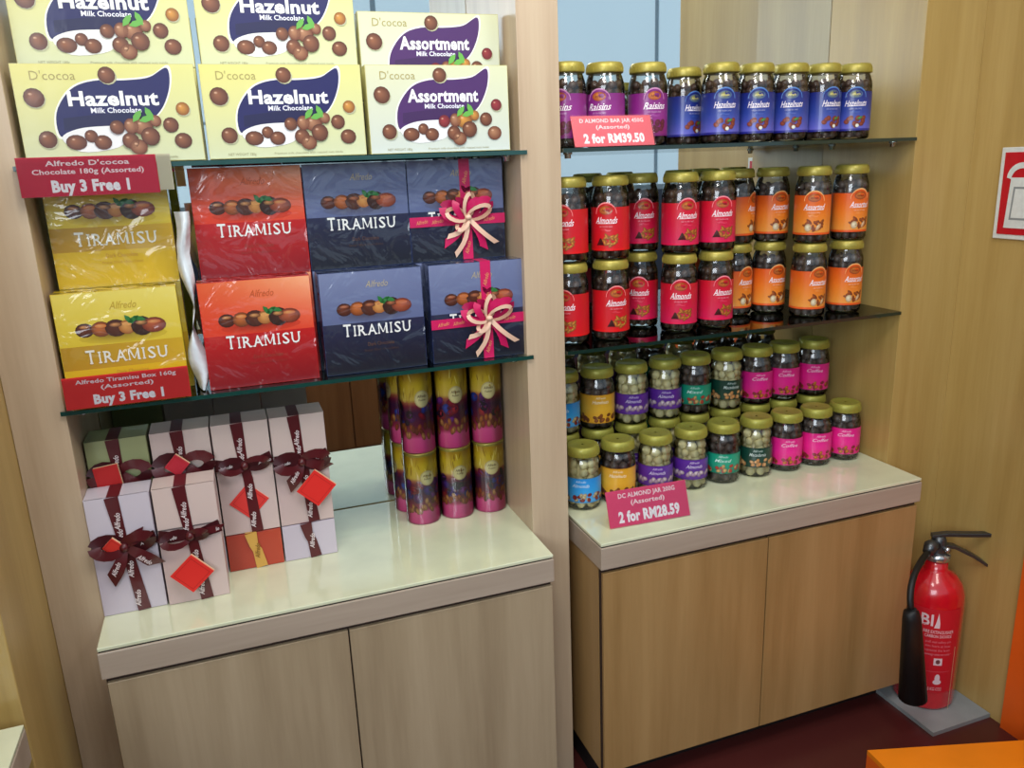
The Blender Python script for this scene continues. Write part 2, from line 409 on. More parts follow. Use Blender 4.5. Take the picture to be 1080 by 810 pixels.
# tiramisu cartons
SERIF = True
def serif_text(b, body, cx, cy, h, wd, k, m, col):
    """TIRAMISU in spaced capitals, first letter larger, with small slab serifs"""
    n = len(body); step = wd/(n-.2); x = cx-wd/2+step*.45
    wid = {'I': .38, 'M': 1.0, 'T': .82, 'R': .82, 'A': .92, 'S': .72, 'U': .85}
    tot = sum(wid[c]+.14 for c in body); x = cx-wd/2; s = wd/tot
    for i, ch in enumerate(body):
        w_ = wid[ch]*s; hh = h*(1.18 if i == 0 else 1); xc = x+w_/2; yc = cy+(hh-h)/2
        inner = w_*(.35 if ch == 'I' else .92)
        if ch == 'M':
            t_ = inner*.10; xa, xb = xc-inner/2, xc+inner/2; ya, yb = yc-hh/2, yc+hh/2; vm = ya+hh*.12
            for Q in ([(xa, ya), (xa+t_, ya), (xa+t_, yb), (xa, yb)], [(xb-t_*2, ya), (xb, ya), (xb, yb), (xb-t_*2, yb)],
                      [(xa, yb), (xa+t_*1.9, yb), (xc+t_*.6, vm), (xc-t_*.6, vm)], [(xb-t_*1.1, yb), (xb-t_*.1, yb), (xc+t_*.5, vm), (xc-t_*.3, vm)]):
                b.poly(Q, k, m, col)
        else: b.text(ch, xc, yc, hh, k, m, col, .012, 0, inner)
        t = h*.055; y0 = yc-hh/2; y1 = yc+hh/2
        def bar(a, c_, yy): b.poly([(a, yy-t), (c_, yy-t), (c_, yy+t), (a, yy+t)], k+.3, m, col)
        q = s*.14
        if ch == 'T': bar(xc-q, xc+q, y0+t)
        if ch == 'I': bar(xc-q, xc+q, y0+t); bar(xc-q, xc+q, y1-t)
        if ch in 'RMA':
            bar(xc-inner/2-q*.5, xc-inner/2+q, y0+t); bar(xc+inner/2-q, xc+inner/2+q*.5, y0+t)
        if ch == 'R': bar(xc-inner/2-q*.5, xc-inner/2+q*.6, y1-t)
        if ch == 'U': bar(xc-inner/2-q*.6, xc-inner/2+q, y1-t); bar(xc+inner/2-q, xc+inner/2+q*.6, y1-t)
        x += w_+.14*s
def tira_carton(kind):
    w, h, d = .212, .212, .054
    m = M['wrap_print']; b = MB()
    T = dict(red=((.88, .36, .16), (.97, .68, .50), (.86, .22, .12), (.74, .07, .08), (.50, .04, .09), (.74, .09, .08)),
             yellow=((.90, .82, .36), (.91, .84, .42), (.85, .74, .18), (.80, .64, .12), (.84, .70, .10), (.82, .70, .12)),
             navy=((.48, .52, .66), (.43, .47, .62), (.36, .40, .56), (.13, .14, .27), (.07, .08, .13), (.15, .20, .36)))[kind]
    tl, tr, mid, band, bot, side = T
    b.box(-w/2, w/2, 0, d, 0, h, m, side)
    b.map = front_map(w, h)
    vb = .50 if kind != 'yellow' else .53
    mixc = lambda p, q, t: tuple(p[i]*(1-t)+q[i]*t for i in range(3))
    b.grid(.001, w-.001, vb*h, h-.001, 1, m, lambda a, q: mixc(mid, mixc(tl, tr, a), q*.9+.1*a), 5, 4)
    if kind == 'yellow':
        b.grid(.001, w-.001, .32*h, vb*h, 1, m, lambda a, q: mixc((.70, .53, .08), band, a), 4, 1)
        b.grid(.001, w-.001, .001, .32*h, 1, m, lambda a, q: bot, 2, 1)
        ty = .42
    else:
        b.grid(.001, w-.001, .001, vb*h, 1, m, lambda a, q: mixc(bot, band, q), 4, 3)
        ty = .425
    # row of chocolate cups with cream and a leaf
    base = .62*h if kind != 'yellow' else .65*h
    b.ell(.52*w, base-.012, .36*w, .012, 2, m, mixc(mid, (.2, .1, .05), .45), mixc(mid, (.3, .2, .1), .08), 18)
    for (u, rx, ry, c0, c1) in ((.22, .075, .050, (.45, .20, .10), (.22, .08, .05)), (.35, .08, .055, (.78, .42, .18), (.42, .20, .08)), (.47, .09, .062, (.36, .17, .10), (.25, .10, .06)), (.56, .07, .05, (.86, .62, .34), (.60, .34, .14)), (.68, .09, .07, (.26, .12, .08), (.18, .08, .06)), (.78, .10, .055, (.72, .36, .22), (.42, .16, .10))):
        b.ell(u*w, base+.004, rx*w, ry*h*1.25, 3+u*4, m, c0, c1, 14)
        b.ell(u*w, base+.010, rx*w*.6, ry*h*.35, 7.2, m, (.85, .60, .36) if kind != 'navy' else (.70, .42, .28), c0, 10)
    for (du, a) in ((0, .6), (.05, -.3), (-.04, 2.2)):
        L = [(.0, 0), (.3, .2), (.7, .18), (1, 0), (.7, -.18), (.3, -.2)]
        b.poly([((.62+du)*w+.022*(x-.5)*math.cos(a)-.022*y*math.sin(a), base+.018+.022*(x-.5)*math.sin(a)+.022*y*math.cos(a)) for x, y in L], 8, m, (.16, .45, .20))
    b.text('Alfredo', .55*w, .87*h, .065*h, 3, m, mixc(tl, (.85, .74, .45), .6) if kind == 'navy' else mixc(mid, (.62, .45, .15), .45), 0, .35, .22*w)
    serif_text(b, 'TIRAMISU', .53*w, ty*h, .105*h, .68*w, 5, m, (.93, .93, .92) if kind != 'yellow' else (.90, .89, .84))
    b.text('Dark Chocolate', .55*w, (ty-.145)*h, .036*h, 4, m, mixc(bot, (.7, .45, .3), .5), 0, 0, .26*w)
    b.text('finest filled chocolates', .55*w, (ty-.205)*h, .024*h, 4, m, mixc(bot, (.7, .45, .3), .35), 0, 0, .34*w)
    return b, (w, h, d)
def ribbon_strip(b, pts, width, m, col, wob=None, ends=None):
    """pts (u, v, out) along the strip; flat in the u-v plane across its direction"""
    v = []; f = []; n = len(pts)
    for i, p in enumerate(pts):
        a = pts[max(i-1, 0)]; c = pts[min(i+1, n-1)]
        dx, dy = c[0]-a[0], c[1]-a[1]; L = math.hypot(dx, dy) or 1
        nx, ny = -dy/L, dx/L
        wd = width[i] if isinstance(width, (list, tuple)) else width
        e = ends if (ends and i == n-1) else 0
        v.append((p[0]+nx*wd/2+dx/L*e, -p[2], p[1]+ny*wd/2+dy/L*e)); v.append((p[0]-nx*wd/2-dx/L*e, -p[2], p[1]-ny*wd/2-dy/L*e))
    for i in range(n-1): f.append((2*i, 2*i+1, 2*i+3, 2*i+2))
    cl = col if isinstance(col, list) else col
    b.add(v, f, m, cl, True, mapped=False)
def curve_pts(p0, p1, bulge, out0, out1, n=8, side=0):
    o = []
    for i in range(n+1):
        t = i/n; dx, dy = p1[0]-p0[0], p1[1]-p0[1]; L = math.hypot(dx, dy) or 1
        s = math.sin(PI*t)*side
        o.append((p0[0]+dx*t-dy/L*s, p0[1]+dy*t+dx/L*s, out0*(1-t)+out1*t+math.sin(PI*t)*bulge))
    return o
def loop_bow(b, c, ang, L, width, m, col, col2, out=.004, fat=.5):
    """a loop of ribbon leaving the knot and coming back"""
    ca, sa = math.cos(ang), math.sin(ang); n = 14; pts = []
    for i in range(n+1):
        t = i/n; th = 2*PI*t
        x = L*(1-math.cos(th))/2; y = L*fat*.5*math.sin(th); 
        pts.append((c[0]+x*ca-y*sa, c[1]+x*sa+y*ca, out+.012*math.sin(PI*t)+.006*math.sin(th)))
    half = n//2
    wds = [width*(.45+.55*math.sin(PI*i/n)) for i in range(n+1)]
    ribbon_strip(b, pts[:half+1], wds[:half+1], m, col); ribbon_strip(b, pts[half:], wds[half:], m, col2)
def gift_ribbon(parent, w, h, d):
    m = M['ribbon_p']; pk, pk2, cr = (.80, .10, .36), (.68, .06, .30), (.92, .76, .66)
    b = MB(); ux, vx = .09*w, .40*h
    b.box(ux-.0115, ux+.0115, -.0022, 0.0, 0, h, m, pk); b.box(ux-.0115, ux+.0115, -.0022, d, h, h+.0006, m, pk)
    b.box(-w/2-.001, w/2+.001, -.003, -.0022, vx-.0105, vx+.0105, m, pk)
    for v_ in (.12, .27, .62, .82): 
        b.map = lambda u, v, k: (u, -.0026-k*.0003, v)
        b.text('Alfredo', ux, v_*h, .009, 1, m, (.93, .62, .42), 0, .3, .028, rot=PI/2.4)
    for u_ in (-.38, -.22, .33): b.text('Alfredo', u_*w, vx, .008, 3, m, (.93, .62, .42), 0, .3, .026, rot=.15)
    b.build('ribbon', parent)
    b = MB(); c = (ux, vx+.006)
    for a, L in ((2.75, .060), (.55, .058), (2.2, .042), (.95, .040)): loop_bow(b, c, a, L, .017, m, pk, pk2, .004, .55)
    for a, L in ((3.95, .075), (5.2, .078)):
        ribbon_strip(b, curve_pts(c, (c[0]+L*math.cos(a), c[1]+L*math.sin(a)), .006, .005, .004, 6, .006), .016, m, pk, ends=.007)
    b.build('bow', parent, label='magenta ribbon bow')
    b = MB()
    for a, L in ((1.45, .050), (2.9, .050), (.35, .052), (3.9, .035)): loop_bow(b, c, a, L, .009, m, cr, (.82, .62, .52), .009, .5)
    for a, L, s in ((4.35, .085, .008), (5.55, .088, -.004), (3.85, .06, .01)):
        ribbon_strip(b, curve_pts(c, (c[0]+L*math.cos(a), c[1]+L*math.sin(a)), .008, .009, .007, 6, s), .010, m, cr, ends=.004)
    b.ell(0, 0, 0, 0, 0, m, cr) if 0 else None
    b.lathe([(.001, -.006), (.006, -.004), (.008, 0), (.006, .004), (.001, .006)], m, 10, cr, (c[0], -.016))
    for k in range(len(b.v)-50, len(b.v)): b.v[k] = (b.v[k][0], b.v[k][1], b.v[k][2]+c[1])
    b.build('bow_overlay', parent, label='cream ribbon bow tied over the magenta one')
H = .2128
def tira_set(kind, group, specs, ribbon=False):
    tops = {}
    mb, (w, h, d) = tira_carton(kind); first = None
    for x, y, z, rz, lb in specs:
        if first is None:
            if ribbon:
                first = empty('gift_carton', (x, y, z), rz, lb, 'chocolate box', group); mb.build('carton', first); gift_ribbon(first, w, h, d)
            else:
                first = mb.build('chocolate_carton', label=lb, cat='chocolate box', group=group); first.location = (x, y, z); first.rotation_euler.z = rz
        else: copy_tree(first, (x, y, z), lb, rz=rz)
tira_set('yellow', 'yellow tiramisu cartons', [
    (.113, .14, S1, 0, 'yellow tiramisu carton, front one above the Buy 3 Free 1 tag'),
    (.120, .20, S1+H, 0, 'yellow tiramisu carton, upper one directly under the pink-red tag'),
    (.120, .20, S1, 0, 'yellow tiramisu carton hidden behind the front yellow one, carrying the upper')])
tira_set('red', 'red tiramisu cartons', [
    (.362, .14, S1, 0, 'orange-red tiramisu carton, lower front one of the pair'),
    (.372, .20, S1+H, 0, 'orange-red tiramisu carton, upper rear one of the pair'),
    (.372, .20, S1, 0, 'orange-red tiramisu carton hidden behind the lower front red one')])
tira_set('navy', 'navy tiramisu cartons', [
    (.590, .14, S1, 0, 'plain navy tiramisu carton, lower front, without ribbon'),
    (.586, .20, S1+H, 0, 'plain navy tiramisu carton, upper rear, without ribbon'),
    (.586, .20, S1, 0, 'plain navy tiramisu carton hidden behind the lower front navy one'),
    (.799, .20, S1, 0, 'plain navy tiramisu carton hidden behind the lower front bowed one')])
tira_set('navy', 'ribboned navy tiramisu cartons', [
    (.817, .14, S1, 0, 'navy tiramisu carton with magenta and cream bow, lower front'),
    (.799, .20, S1+H, 0, 'navy tiramisu carton with magenta and cream bow, upper rear')], True)
# crumpled white film between the yellow and red cartons
b = MB(); v = []; f = []; n = 22
for i in range(n+1):
    t = i/n
    for j in range(5):
        q = j/4; ww = .016+.012*math.sin(t*9)+.006*(t < .2)
        v.append((.240+ww*(q-.5)+.006*math.sin(t*14+q*2)+.005*(1-t), .165-.022*math.sin(PI*q)+.006*math.sin(t*21+q*5), S1+.002+.345*(1-t)))
for i in range(n):
    for j in range(4): f.append((i*5+j, i*5+j+1, i*5+j+6, i*5+j+5))
b.add(v, f, M['bag'], (1, 1, 1), True)
b.build('plastic_strip', label='crumpled white plastic strip between the yellow and red cartons', cat='plastic wrap')

# ------------------------------------------------------------------ price tags in shelf-edge holders
def price_tag(x, y, z, w, h, tilt, lines, big, col, lb, rz=0, holder=True, extra=0, clip=None):
    r = empty('price_tag', (x, y, z), rz, lb, 'price tag'); r.rotation_euler = (tilt, 0, rz)
    m = M['card']; b = MB()
    b.box(0, w, 0, .0012, 0, h, m, col)
    b.map = lambda u, v, k: (u, -.0003-.0002*k, v)
    mixw = tuple(min(1, c*.86+.06) for c in col)
    b.grid(.001, w-.001, .001, h-.001, 0, m, lambda a, q: tuple(col[i]*(1-.0*a)+(.75*mixw[i]-.75*col[i])*a*.3 for i in range(3)), 3, 2)
    for i, ln in enumerate(lines):
        b.text(ln, w/2, h*(.84-.21*i), h*.125, 1, m, (.99, .90, .90), .022, 0, min(w*.8, w*(.036*len(ln)+.06)))
    b.text(big, w/2, h*.26, h*.28, 1, m, (1, .97, .97), .05, 0, w*(.56 if 'RM' not in big else .76))
    b.build('card', r)
    if holder:
        b = MB(); b.box(-.001, w+.001+extra, -.0028, -.0022, -.001, h+.001, M['holder'])
        if clip: b.box(.01, w-.01, -.001, .022, clip[0], clip[1], M['holder'])
        b.build('plastic_holder', r)
    if extra:
        b = MB(); b.box(w+.0005, w+extra, 0, .001, .004, h, m, (.78, .74, .62)); b.build('backing_card', r)
    return r
price_tag(.0, .104, .8155, .220, .066, 0, ["Alfredo D'cocoa", 'Chocolate 180g (Assorted)'], 'Buy 3 Free 1', (.80, .06, .22), 'crimson tag reading Buy 3 Free 1 on the upper left shelf edge', extra=.024, clip=(.0530, .0545))
price_tag(.006, .106, .4335, .215, .060, 0, ['Alfredo Tiramisu Box 160g', '(Assorted)'], 'Buy 3 Free 1', (.90, .14, .13), 'bright red tag reading Buy 3 Free 1 on the lower left shelf edge', clip=(-.0022, -.0010))
price_tag(1.043, .118, Z2+.007, .192, .068, -.35, ['D ALMOND BAR JAR 450G', '(Assorted)'], '2 for RM39.50', (.95, .40, .44), 'coral tag reading 2 for RM39.50 leaning on the top right shelf jars')
price_tag(1.092, .062, .001, .212, .086, -.35, ['DC ALMOND JAR 200G', '(Assorted)'], '2 for RM28.59', (.90, .27, .44), 'pink tag reading 2 for RM28.59 standing on the counter before small jars', rz=-.045)

# ------------------------------------------------------------------ ribboned wrapped gift boxes
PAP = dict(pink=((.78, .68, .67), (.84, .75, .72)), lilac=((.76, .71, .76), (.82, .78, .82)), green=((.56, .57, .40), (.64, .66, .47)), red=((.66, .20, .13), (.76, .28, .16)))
MAR, MAR2 = (.33, .07, .10), (.25, .045, .075)
def wrapped(name, x, y, z, w, h, d, paper, lb, group, style, rz=0, flap=True, ribcol=None):
    r = empty(name, (x, y, z), rz, lb, 'gift box', group)
    m = M['paper_p']; c0, c1 = PAP[paper]; b = MB()
    b.box(-w/2, w/2, 0, d, 0, h, m, c0)
    b.map = lambda u, v, k: (u, -k*.0004, v)
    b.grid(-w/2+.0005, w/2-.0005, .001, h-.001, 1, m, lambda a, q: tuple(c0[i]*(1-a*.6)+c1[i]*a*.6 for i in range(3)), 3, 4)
    if flap:
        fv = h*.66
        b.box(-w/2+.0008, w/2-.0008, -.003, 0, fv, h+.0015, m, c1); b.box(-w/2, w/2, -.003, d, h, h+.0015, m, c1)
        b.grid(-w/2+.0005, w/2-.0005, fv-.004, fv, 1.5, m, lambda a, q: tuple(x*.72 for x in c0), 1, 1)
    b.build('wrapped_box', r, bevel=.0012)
    mr = M['ribbon_p']; rc = ribcol or MAR; rw = .023
    b = MB(); slant = {'bow': .016, 'tag': .012, 'long': 0, 'both': .010}.get(style, 0)
    ribbon_strip(b, [(-.006-slant*.2, h+.001, .005), (-.002, h*.66, .005), (.004, h*.5, .003), (.010+slant*.4, 0.001, .003)], [rw*1.1, rw*.8, rw*.85, rw*1.05], mr, rc)
    b.box(-.006-rw*.5, -.006+rw*.5, -.004, d, h+.0016, h+.0024, mr, rc)
    b.map = lambda u, v, k: (u, -.0056-k*.0002, v)
    tc_ = (.90, .84, .84) if ribcol is None else (.55, .38, .10)
    for q in ((.80, .66, .38, .12) if h > .15 else (.5,)):
        xx = -.005*(q > .6)+.004*(q < .6)+slant*.25*(q < .3)
        b.text('Alfredo', xx, q*h, .010, 1, mr, tc_, .018, .35, .036, rot=PI/2-.12)
    b.build('ribbon', r)
    if style in ('bow', 'tag', 'both', 'long'):
        vb = h*.585 if style != 'long' else h*.63
        b = MB()
        ribbon_strip(b, curve_pts((-w/2, vb+.006), (w/2, vb+.010), .003, .004, .004, 8, -.008), [.027, .025, .022, .018, .014, .018, .022, .025, .027], mr, MAR2)
        b.map = lambda u, v, k: (u, -.010-k*.0002, v)
        b.text('Alfredo', -w*.33, vb+.001, .0075, 1, mr, (.90, .84, .84), .012, .35, .028, rot=.12)
        b.text('Alfredo', w*.36, vb+.004, .0075, 1, mr, (.90, .84, .84), .012, .35, .028, rot=.2)
        b.map = ident
        b.build('cross_ribbon', r)
        b = MB(); c = (0, vb)
        if style == 'bow':
            for a, L in ((2.95, .052), (.30, .050)): loop_bow(b, c, a, L, .024, mr, MAR, MAR2, .006, .6)
            for a, L in ((4.25, .075), (5.55, .072), (.55, .040)): ribbon_strip(b, curve_pts(c, (c[0]+L*math.cos(a), c[1]+L*math.sin(a)), .008, .008, .008, 6, .004), [.012, .017, .021, .024, .026, .026, .026], mr, MAR, ends=.009)
            tx = ((c[0]+.045*math.cos(4.25), c[1]+.045*math.sin(4.25), 1.1), (c[0]+.045*math.cos(5.55), c[1]+.045*math.sin(5.55), -.72))
        elif style == 'both':
            for a, L in ((3.1, .050), (.12, .052)): loop_bow(b, c, a, L, .024, mr, MAR, MAR2, .006, .6)
            for a, L in ((4.15, .062), (5.9, .058)): ribbon_strip(b, curve_pts(c, (c[0]+L*math.cos(a), c[1]+L*math.sin(a)), .008, .008, .008, 6, .004), [.012, .017, .021, .024, .026, .026, .026], mr, MAR, ends=.009)
            tx = ((c[0]+.036*math.cos(4.15), c[1]+.036*math.sin(4.15), 1.0),)
        elif style == 'tag':
            loop_bow(b, c, .15, .030, .014, mr, MAR, MAR2, .006, .7); loop_bow(b, c, 3.2, .050, .016, mr, MAR, MAR2, .006, .5); tx = ()
            ribbon_strip(b, curve_pts(c, (c[0]+.062, c[1]+.006), .006, .007, .007, 5, .003), .015, mr, MAR, ends=.005)
        else:
            for a, L in ((3.05, .045), (.12, .046)): loop_bow(b, c, a, L, .016, mr, MAR, MAR2, .006, .55)
            tx = ()
        # knot
        kn = []; 
        for i in range(10):
            a = 2*PI*i/10; kn.append((c[0]+.008*math.cos(a), -.016, c[1]+.009*math.sin(a)))
        b.add(kn+[(c[0], -.020, c[1])]+[(p[0]*1.0, -.005, p[2]) for p in kn], [(i, (i+1) % 10, 10) for i in range(10)]+[(i, 11+i, 11+(i+1) % 10, (i+1) % 10) for i in range(10)], mr, MAR, True)
        b.map = lambda u, v, k: (u, -.0185-k*.0002, v)
        for (tx_, ty_, ro) in tx: b.text('Alfredo', tx_, ty_, .0095, 1, mr, (.90, .84, .84), .012, .35, .030, rot=ro)
        b.build('bow', r)
    return r
def gift_tag(parent, u, v, s, ang, out=-.02, col=(.87, .13, .10)):
    b = MB(); m = M['card']; co, si = math.cos(ang), math.sin(ang); s2 = s/2
    q = [(-s2, -s2), (s2, -s2), (s2, s2), (-s2, s2)]
    fr = [(u+x*co-y*si, out, v+x*si+y*co) for x, y in q]
    bk = [(u+x*co-y*si+.002, out+.0035, v+x*si+y*co+.0015) for x, y in q]
    b.add(fr+bk, [(0, 1, 2, 3), (7, 6, 5, 4), (0, 4, 5, 1), (1, 5, 6, 2), (2, 6, 7, 3), (3, 7, 4, 0)], m, [col]*4+[(.88, .78, .62)]*4, mapped=False)
    b.map = lambda a, c, k: (u+a*co-c*si, out-.0002-k*.0002, v+a*si+c*co)
    dk = (.70, .07, .06)
    e = s2*.82
    for (a0, a1, c0, c1) in ((-e, e, e-.0008, e), (-e, e, -e, -e+.0008), (-e, -e+.0008, -e, e), (e-.0008, e, -e, e)): b.poly([(a0, c0), (a1, c0), (a1, c1), (a0, c1)], 1, m, dk)
    b.text('With Love', 0, 0, s*.11, 1, m, dk, 0, .2, s*.5) if 0 else None
    b.build('gift_tag', parent, label='red square card tied to the ribbon')
GW, GH, GD = .117, .248, .066
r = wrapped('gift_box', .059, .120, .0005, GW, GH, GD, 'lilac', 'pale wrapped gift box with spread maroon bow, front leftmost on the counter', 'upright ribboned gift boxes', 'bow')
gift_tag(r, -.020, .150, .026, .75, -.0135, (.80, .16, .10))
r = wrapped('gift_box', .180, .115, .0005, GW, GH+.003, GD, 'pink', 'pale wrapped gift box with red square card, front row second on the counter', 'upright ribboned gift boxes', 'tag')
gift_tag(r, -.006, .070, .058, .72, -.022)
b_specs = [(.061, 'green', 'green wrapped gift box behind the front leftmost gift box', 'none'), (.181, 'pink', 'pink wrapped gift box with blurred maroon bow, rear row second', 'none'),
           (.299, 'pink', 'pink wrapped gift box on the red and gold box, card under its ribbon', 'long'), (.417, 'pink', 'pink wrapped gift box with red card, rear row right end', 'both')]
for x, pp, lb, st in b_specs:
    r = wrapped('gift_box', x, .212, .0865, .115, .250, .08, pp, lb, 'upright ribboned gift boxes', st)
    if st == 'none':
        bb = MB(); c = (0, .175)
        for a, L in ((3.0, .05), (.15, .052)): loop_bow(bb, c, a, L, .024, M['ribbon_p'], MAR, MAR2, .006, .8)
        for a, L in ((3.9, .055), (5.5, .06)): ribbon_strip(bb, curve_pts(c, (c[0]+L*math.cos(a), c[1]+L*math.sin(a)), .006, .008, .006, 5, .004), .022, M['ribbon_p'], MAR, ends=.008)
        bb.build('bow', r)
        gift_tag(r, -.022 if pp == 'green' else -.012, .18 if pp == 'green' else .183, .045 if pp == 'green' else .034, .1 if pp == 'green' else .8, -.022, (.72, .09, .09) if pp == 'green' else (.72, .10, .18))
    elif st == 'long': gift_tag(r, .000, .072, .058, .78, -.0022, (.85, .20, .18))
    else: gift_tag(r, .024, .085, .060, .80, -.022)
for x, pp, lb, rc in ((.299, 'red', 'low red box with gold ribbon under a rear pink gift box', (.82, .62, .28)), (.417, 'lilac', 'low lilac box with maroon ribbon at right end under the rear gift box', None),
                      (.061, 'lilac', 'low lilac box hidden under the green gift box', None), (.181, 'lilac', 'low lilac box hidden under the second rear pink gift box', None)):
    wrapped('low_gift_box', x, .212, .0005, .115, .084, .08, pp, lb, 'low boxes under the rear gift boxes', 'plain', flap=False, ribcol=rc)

# ------------------------------------------------------------------ printed tubes
def tube_obj(seed):
    rnd = random.Random(seed); R, h = .040, .183; m = M['tube']
    root = empty('chocolate_tube')
    b = MB()
    b.lathe([(R*.98, 0), (R, .002), (R, .004)], m, 32, (.78, .25, .48), cap=(True, False))
    def cyl(u, v, k): a = -PI/2+u/R; rr = R+k*.00022; return (rr*math.cos(a), rr*math.sin(a), v)
    b.map = cyl; C_ = 2*PI*R
    mixc = lambda p, q, t: tuple(p[i]*(1-t)+q[i]*t for i in range(3))
    stops = [(0, (.84, .28, .52)), (.17, (.88, .36, .58)), (.2, (.70, .22, .35)), (.33, (.42, .12, .22)), (.5, (.25, .10, .25)), (.6, (.55, .12, .20)), (.66, (.84, .72, .30)), (.85, (.86, .74, .16)), (1, (.70, .52, .10))]
    def bg(a, q):
        for (q0, c0), (q1, c1) in zip(stops, stops[1:]):
            if q <= q1: return mixc(c0, c1, (q-q0)/(q1-q0))
        return stops[-1][1]
    b.grid(-C_/2, C_/2, .004, h-.006, 0, m, bg, 32, 24)
    hues = [(.30, .14, .55), (.62, .10, .18), (.20, .30, .70), (.42, .12, .45), (.75, .20, .22), (.15, .10, .16), (.55, .2, .6)]
    for i in range(34):
        u = rnd.uniform(-C_/2, C_/2); v = rnd.uniform(.32, .60)*h; c = rnd.choice(hues)
        b.ell(u, v, rnd.uniform(.006, .013), rnd.uniform(.007, .014), 1+i*.04, m, c, mixc(c, (.1, .05, .1), .5), 12, rnd.uniform(0, 3))
    for i in range(44):
        u = -C_/2+C_*i/44+rnd.uniform(-.002, .002); v = rnd.uniform(.19, .34)*h; c = rnd.choice([(.78, .48, .22), (.70, .35, .18), (.50, .25, .15), (.85, .62, .35)])
        b.ell(u, v, .005, .009, 3+i*.02, m, c, mixc(c, (.3, .1, .08), .6), 10, rnd.uniform(-.5, .5))
    for i in range(40):
        u = rnd.uniform(-C_/2, C_/2); v = rnd.uniform(.66, .95)*h
        b.ell(u, v, .0012, rnd.uniform(.006, .014), 4+i*.01, m, rnd.choice([(.62, .46, .10), (.95, .88, .45), (.75, .60, .12)]), None, 8, rnd.uniform(-.3, .3))
    for s in (-C_/3, 0, C_/3):
        b.ell(s+.004, .655*h, .018, .019, 5, m, (.90, .84, .58), (.82, .74, .52), 18)
        b.ell(s+.004, .655*h, .0155, .0165, 5.3, m, (.93, .88, .66), (.90, .84, .60), 18)
        b.text('Alfredo', s+.004, .69*h, .006, 6, m, (.45, .30, .12), .01, .2, .022)
        b.text('Fusion', s+.004, .645*h, .0045, 6, m, (.50, .36, .18), .01, 0, .016)
    b.map = ident
    b.build('printed_sleeve', root)
    b = MB(); b.lathe([(R+.0006, h-.009), (R+.001, h-.006), (R+.001, h-.001), (R-.002, h), (R-.004, h-.003), (.002, h-.003)], M['lid'], 32, cap=(False, False)); b.build('cap', root)
    b = MB(); b.lathe([(R+.0018, .001), (R+.0016, .09), (R+.0019, h)], M['clear'], 28, cap=(False, False)); b.build('shrink_wrap', root)
    return root
tproto = [tube_obj(s) for s in (3, 11, 29)]
TL = {0: 'left', 1: 'middle', 2: 'right'}
used = set()
for row, yy in ((0, .311), (1, .397)):
    for lev in (0, 1):
        for cidx, xx in enumerate((.702, .789, .876)):
            p = (cidx+lev*2+row) % 3
            lb = '%s column, %s tube of the %s row of yellow and pink printed chocolate tubes' % (TL[cidx], 'lower' if lev == 0 else 'upper', 'front' if row == 0 else 'back')
            loc = (xx-.012*row, yy, .0006+lev*.1838); rz = (cidx+lev)*2*PI/3+.05-.12*cidx+row*.5
            sz = 1.0 if lev == 0 else 1.12
            if p not in used:
                o = tproto[p]; used.add(p); o.location = loc; o.rotation_euler = (0, 0, rz); o.scale = (1, 1, sz)
                tag(o, lb, 'chocolate tube', 'printed chocolate tubes')
            else:
                copy_tree(tproto[p], loc, lb, rz=rz, sz=sz)

# ------------------------------------------------------------------ jars
def balls(R, z0, z1, r, mat, seed, stretch=1.0, gap=1.0):
    rnd = random.Random(seed); b = MB()
    bm = bmesh.new(); bmesh.ops.create_icosphere(bm, subdivisions=2, radius=1)
    vs = [v.co.copy() for v in bm.verts]; fs = [tuple(x.index for x in f.verts) for f in bm.faces]; bm.free()
    z = z0+r; k = 0
    while z < z1-r*.5:
        n = int(2*PI*(R-r)/(r*2.05*gap)); off = rnd.random()
        for i in range(n):
            a = 2*PI*(i+off+rnd.uniform(-.15, .15))/n; s = rnd.uniform(.88, 1.08)*r
            rr = R-r*1.05
            c = Vector((rr*math.cos(a), rr*math.sin(a), z+rnd.uniform(-.2, .2)*r))
            q = Matrix.Rotation(rnd.uniform(0, 3), 3, 'X')
            b.add([tuple(c+q@Vector((v.x*s, v.y*s, v.z*s*stretch))) for v in vs], fs, mat, (1, 1, 1), True)
        z += r*1.72; k += 1
    # inner fill
    b.lathe([(R-2*r, z0+.001), (R-2*r, z1-r)], mat, 16, cap=(True, True))
    return b
